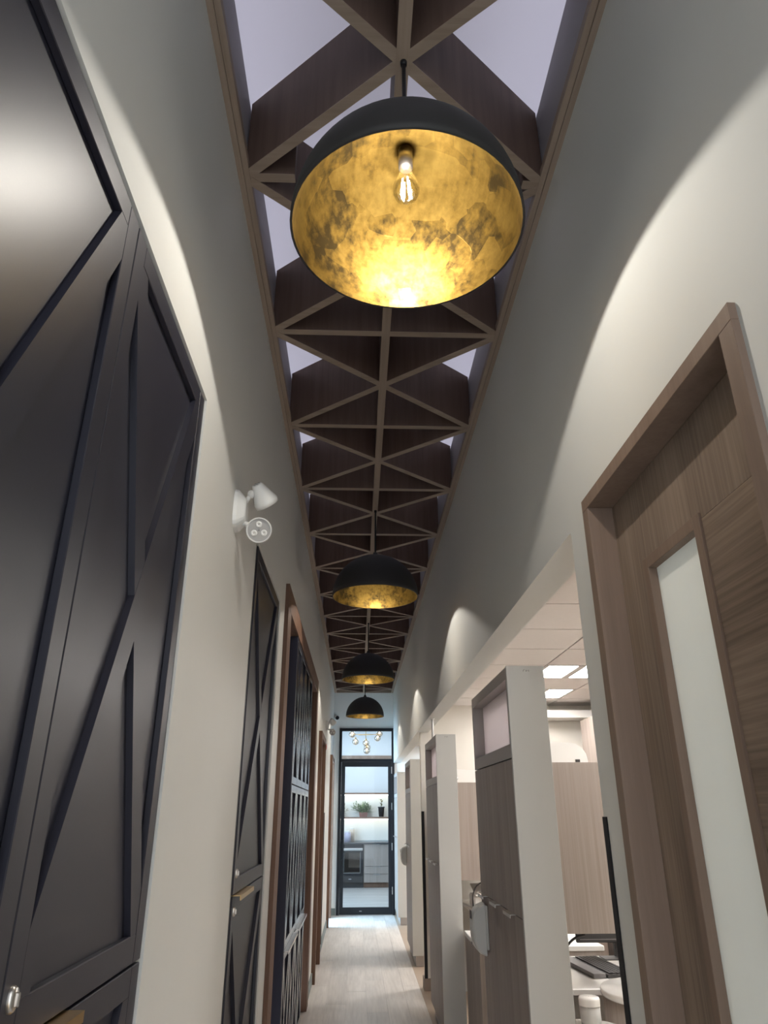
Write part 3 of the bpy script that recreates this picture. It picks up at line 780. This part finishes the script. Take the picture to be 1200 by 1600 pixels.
# round furniture in front of the counter of the first bay
t = thing('side_table', 'white round side table at the lower right of the nearest bay', 'table', (1.0, 3.54, 0))
TM = Matrix.Translation((1.0, 3.54, 0))
MB().lathe([(.002, .676), (.15, .676), (.16, .684), (.16, .694), (.15, .70), (.002, .70)], 40, TM).build('tabletop', 'white_gloss', t)
MB().lathe([(.022, .018), (.02, .676)], 18, TM).build('column', 'steel', t)
MB().lathe([(.002, 0), (.15, 0), (.15, .012), (.03, .02), (.002, .02)], 32, TM).build('base', 'steel', t)
t = thing('lidded_jar', 'white lidded jar standing on the round side table', 'jar', (1.03, 3.62, .70))
TM = Matrix.Translation((1.03, 3.62, 0))
MB().lathe([(.002, .701), (.042, .701), (.044, .71), (.044, .765), (.002, .765)], 28, TM).build('jar_body', 'white_laminate', t)
MB().lathe([(.046, .766), (.046, .79), (.042, .797), (.002, .799)], 28, TM).build('lid', 'white_gloss', t)
t = thing('round_cabinet', 'curved-front wooden cabinet with a white top beside the lidded jar', 'cabinet', (1.40, 3.735, 0))
TM = Matrix.Translation((1.40, 3.735, 0))
MB().lathe([(.002, .0), (.26, 0), (.26, .77), (.002, .77)], 48, TM).build('body', 'ash_wood', t)
MB().lathe([(.002, .771), (.266, .771), (.27, .777), (.27, .792), (.266, .80), (.002, .80)], 48, TM).build('top', 'white_gloss', t)
lbm = MB()
an0 = math.radians(238)
for r_ in range(7):
    for c_ in range(4):
        a1 = an0 + c_ * .035; 
        if random.random() < .75:
            x_, y_ = 1.40 + .2606 * math.cos(a1), 3.735 + .2606 * math.sin(a1)
            x2, y2 = 1.40 + .2606 * math.cos(a1 + .028), 3.735 + .2606 * math.sin(a1 + .028)
            zz = .72 - r_ * .011
            lbm.add([(x_, y_, zz), (x2, y2, zz), (x2, y2, zz + .008), (x_, y_, zz + .008)], [(0, 1, 2, 3)])
lbm.build('printed_label', 'grey_plastic', t)
tag(MB().tube([(1.70, 4.45, .778), (1.95, 4.40, .778)], .027, 16).build('rolled_towel', 'white_gloss'), 'rolled white towel on the counter behind the keyboard', 'towel')
# second bay: base cabinet with white top and papers
t = thing('base_cabinet', 'low pale wood cabinet with a white top, behind the dispenser', 'cabinet', (1.1, 5.55, 0))
MB().box(.80, 1.6, 5.22, 5.85, 0, .715).build('body', 'ash_wood', t)
MB().box(.80, 1.6, 5.20, 5.218, .06, .715).build('front_panel', 'ash_wood', t)
MB().box(.795, 1.61, 5.19, 5.86, .7155, .745, .003).build('worktop', 'white_gloss', t)
t = thing('printer', 'white printer with paper tray seen between the two nearest dividers', 'printer', (1.25, 7.0, .75))
MB().box(1.04, 1.155, 6.92, 7.22, .752, .86, .01).build('printer_body', 'white_plastic', t)
MB().prism([(6.90, .86), (7.20, .93), (7.20, .935), (6.90, .866)], 'X', 1.05, 1.15).build('paper_tray', 'white_gloss', t)
MB().box(1.10, 1.14, 6.89, 6.92, .855, .868, .002).build('latch', 'dark_plastic', t)

# ------------------------------------------------------------------ glazed black door at the end
t = frame('door_4', (.165, YE, 0))
yf0, yf1 = YE - .03, YE + .07
x0, x1 = -.318, .648
MB().box(x0, x0 + .045, yf0, yf1, 0, 2.90).build('frame_post', 'black_metal', t); MB().box(x1 - .045, x1, yf0, yf1, 0, 2.90).build('frame_post', 'black_metal', t)
MB().box(x0 + .045, x1 - .045, yf0, yf1, 2.855, 2.90).build('frame_head', 'black_metal', t)
MB().box(x0 + .045, x1 - .045, yf0, yf1, 2.34, 2.385).build('transom_bar', 'black_metal', t)
MB().box(x0 + .045, x1 - .045, YE + .02, YE + .028, 2.385, 2.855).build('transom_pane', 'pane_glass', t)
lf = MB(); a, b = x0 + .048, x1 - .048; ya, yb = YE - .02, YE + .03
lf.box(a, a + .062, ya, yb, .012, 2.336).box(b - .062, b, ya, yb, .012, 2.336).box(a + .062, b - .062, ya, yb, .012, .112).box(a + .062, b - .062, ya, yb, 2.258, 2.336)
df = lf.build('door_leaf', 'black_metal', t)
MB().box(a + .062, b - .062, YE, YE + .008, .112, 2.258).build('glass_pane', 'pane_glass', df)
hx = a + .05
MB().tube([(hx, YE - .075, .64), (hx, YE - .075, 1.23)], .013, 12).build('pull_handle', 'black_metal', df)
for zz in (.80, 1.09): MB().tube([(hx, YE - .075, zz), (hx - .02, YE - .02, zz)], .009, 10).build('handle_post', 'black_metal', df)
for zz in (.35, 1.0, 1.62, 2.2): MB().box(b - .008, b + .006, YE - .032, YE - .018, zz - .055, zz + .055, .002).build('hinge', 'steel', df)
MB().box(a + .33, a + .37, ya - .001, ya, .055, .064).build('maker_plate', 'steel', df)
MB().box(x0, x1, YE - .03, YE + .08, 0, .008).build('threshold', 'steel', t)

# ------------------------------------------------------------------ kitchen beyond the door
KY = 17.85
struct(MB().box(-2.5, 2.5, YE + .1, KY + .1, -.06, -.002).build('floor', 'kitchen_floor'))
struct(MB().box(-2.5, 2.5, KY, KY + .1, 0, 3.7).build('wall_kitchen', 'kitchen_wall'))
struct(MB().box(-2.6, -2.5, YE, KY + .1, 0, 3.7).box(2.5, 2.6, YE + .12, KY + .1, 0, 3.7).build('wall_kitchen_side', 'kitchen_wall'))
struct(MB().box(-2.6, 2.6, YE + .12, KY + .1, 3.7, 3.78).build('ceiling', 'kitchen_wall'))
struct(MB().box(-2.4, 2.4, KY - .05, KY, 2.70, 2.78).build('trim_2', 'casing_wood'))
struct(MB().box(-2.4, 2.4, KY - .012, KY, .92, 1.9).build('backsplash', 'backsplash'))
for z0, lab in ((1.905, 'upper dark floating shelf with a lit underside in the kitchen'), (1.385, 'lower dark floating shelf holding the potted plants')):
    t = thing('floating_shelf', lab, 'shelf', (.2, KY - .15, z0), 'floating kitchen shelves')
    MB().box(-1.0, 1.4, KY - .30, KY - .012, z0, z0 + .035).build('board', 'casing_dark', t)
    MB().box(-1.0, 1.4, KY - .303, KY - .02, z0 - .028, z0 - .0005).build('light_strip', 'shelf_led', t)
t = thing('worktop', 'dark thin kitchen worktop above the oven and drawers', 'worktop', (.2, 17.5, .86))
MB().box(-1.2, 1.6, 17.22, KY - .013, .868, .90, .002).build('slab', 'dark_counter', t)
t = thing('oven', 'black built-in oven with steel handle and glass door in the kitchen', 'oven', (-.06, 17.5, 0))
MB().box(-.44, .165, 17.27, 17.83, .10, .866).build('body', 'dark_plastic', t)
od = MB().box(-.43, .155, 17.24, 17.268, .24, .78).build('oven_door', 'black_metal', t)
MB().box(-.36, .085, 17.237, 17.2395, .30, .70).build('oven_window', 'oven_glass', od)
MB().box(-.37, .095, 17.238, 17.2399, .290, .296).box(.089, .095, 17.238, 17.2399, .296, .70).build('window_trim', 'steel', od)
MB().box(-.42, .145, 17.20, 17.222, .735, .785, .006).build('oven_handle', 'steel', od)
MB().box(-.43, .155, 17.245, 17.268, .79, .862).build('control_panel', 'black_metal', t)
MB().box(-.43, .155, 17.245, 17.268, .105, .235).build('warming_drawer', 'dark_plastic', t)
MB().box(-.16, -.10, 17.243, 17.245, .165, .18).build('badge', 'steel', t)
MB().box(-.44, .165, 17.30, 17.8, 0, .098).build('plinth', 'dark_plastic', t)
t = thing('drawer_unit', 'wood-grain kitchen drawer unit right of the oven', 'cabinet', (.6, 17.5, 0))
MB().box(.17, 1.4, 17.27, 17.83, .10, .866).build('body', 'ash_dark', t)
MB().box(.17, 1.4, 17.32, 17.8, 0, .098).build('plinth', 'casing_dark', t)
for z0, z1 in ((.425, .862), (.275, .418), (.106, .268)):
    d = MB().box(.175, .78, 17.25, 17.268, z0, z1).build('drawer', 'ash_dark', t)
    MB().box(.38, .54, 17.238, 17.25, z1 - .008, z1 - .001).build('edge_pull', 'steel', d)
    MB().box(.79, 1.39, 17.25, 17.268, z0, z1).build('drawer', 'ash_dark', t)
# canisters
def canister(x, y, r, h, mat, label):
    t = thing('canister', label, 'canister', (x, y, .90))
    MB().lathe([(.002, .901), (r, .901), (r, .90 + h), (r * .9, .90 + h + .01), (.002, .90 + h + .01)], 20, Matrix.Translation((x, y, 0))).build('jar', mat, t)
    MB().lathe([(r * .93, .90 + h + .011), (r * .93, .90 + h + .04), (.002, .90 + h + .042)], 20, Matrix.Translation((x, y, 0))).build('lid', 'white_laminate', t)
canister(-.20, 17.50, .075, .19, 'canister_print', 'patterned pale blue canister on the kitchen worktop')
canister(-.10, 17.68, .055, .25, 'canister_cream', 'taller cream canister behind the patterned one on the worktop')
# plants
def leaf(mb, base, dirv, L, wd, droop):
    d = Vector(dirv).normalized(); side = d.cross(Vector((0, 0, 1)))
    if side.length < .05: side = Vector((1, 0, 0))
    side.normalize(); p = Vector(base); vs = []
    for i in range(5):
        t_ = i / 4; q = p + d * L * t_ + Vector((0, 0, -droop * t_ * t_)); ww = wd * math.sin(PI * (0.12 + .84 * t_)) * .5
        vs += [q + side * ww, q - side * ww]
    mb.add(vs, [(2 * i, 2 * i + 1, 2 * i + 3, 2 * i + 2) for i in range(4)])
ZS = 1.421
def fern(x, y, L, n, label, mat='leaf_green', box=(.10, .06, .10), potmat='terracotta'):
    t = thing('potted_plant', label, 'potted plant', (x, y, ZS))
    bx, by, bh = box
    vs = [(x + sx_ * bx * k_, y + sy_ * by * k_, ZS + z_) for z_, k_ in ((0.0, .85), (bh, 1.0)) for sx_, sy_ in ((-1, -1), (1, -1), (1, 1), (-1, 1))]
    MB().add(vs, [(3, 2, 1, 0), (4, 5, 6, 7)] + [(i, (i + 1) % 4, 4 + (i + 1) % 4, 4 + i) for i in range(4)]).build('planter', potmat, t)
    fo = MB()
    for i in range(n):
        a = random.uniform(0, 2 * PI); el = random.uniform(.05, 1.0)
        l = L * random.uniform(.55, 1.0)
        d = Vector((math.cos(a) * math.cos(el), math.sin(a) * math.cos(el) * .45, math.sin(el)))
        b0 = Vector((x + random.uniform(-.7, .7) * bx, y + random.uniform(-.5, .5) * by, ZS + bh - .005))
        tip = b0 + d * l
        fo.tube([b0, b0 + d * l * .5, tip - Vector((0, 0, .03))], .0025, 4)
        for j in range(5):
            s_ = .35 + .13 * j
            leaf(fo, b0 + d * l * s_, d + Vector((random.uniform(-.8, .8), random.uniform(-.5, .5), random.uniform(-.3, .5))), .075, .024, .02)
    o = fo.build('foliage', mat, t)
fern(.155, KY - .16, .30, 80, 'wide leafy plant in a terracotta box planter on the lower shelf')
fern(-.36, KY - .16, .24, 26, 'olive bushy plant half hidden by the door frame on the lower shelf', 'leaf_olive', (.06, .05, .08), 'charcoal_pot')
t = thing('potted_plant', 'tall slender plant in a charcoal pot at the right end of the lower shelf', 'potted plant', (.575, KY - .16, ZS))
MB().lathe([(.002, 0), (.055, 0), (.072, .19), (.082, .195), (.082, .215), (.07, .215), (.068, .19), (.002, .185)], 24, Matrix.Translation((.575, KY - .16, ZS + .004))).build('pot', 'charcoal_pot', t)
fo = MB(); bx_ = Vector((.575, KY - .16, ZS + .185))
fo.tube([bx_, bx_ + Vector((.01, 0, .10)), bx_ + Vector((-.012, 0, .20))], .005, 6)
for i in range(18):
    s_ = .1 + .85 * i / 17; a = i * 2.4
    leaf(fo, bx_ + Vector((0, 0, .20 * s_)), (math.cos(a), math.sin(a) * .5, .6), .06 + .02 * (i % 3), .032, .02)
fo.build('foliage', 'leaf_olive', t)
# chandelier
t = thing('chandelier', 'globe chandelier with smoked glass balls seen through the transom', 'chandelier', (.17, 15, 3.0))
MB().tube([(.17, 15, 3.70), (.17, 15, 2.86)], .007, 8).build('stem', 'brass', t)
MB().tube([(-.16, 15, 3.0), (.50, 15, 3.0)], .006, 8).build('arm', 'brass', t)
MB().tube([(.02, 15.15, 3.0), (.32, 14.85, 2.98)], .006, 8).build('arm', 'brass', t)
MB().lathe([(.06, 3.699), (.06, 3.68), (.002, 3.678)], 20, Matrix.Translation((.17, 15, 0))).build('ceiling_rose', 'brass', t)
for gx, gy, gz in ((-.11, 15, 3.0), (-.04, 15.1, 2.865), (.175, 15, 2.83), (.19, 14.95, 2.68), (.41, 14.95, 2.925), (.45, 15, 3.01), (.20, 15.1, 2.755)):
    g = MB().ball((gx, gy, gz), .068, 20, 12).build('globe', 'smoke_glass', t)
    MB().ball((gx, gy, gz + .02), .02, 10, 8).build('lamp', 'globe_glow', g)
    MB().tube([(gx, gy, gz + .06), (gx, gy, gz + .085)], .018, 10).build('cap', 'brass', g)
for o in bpy.data.objects:
    for k_ in ('_w', '_local'):
        if k_ in o: del o[k_]
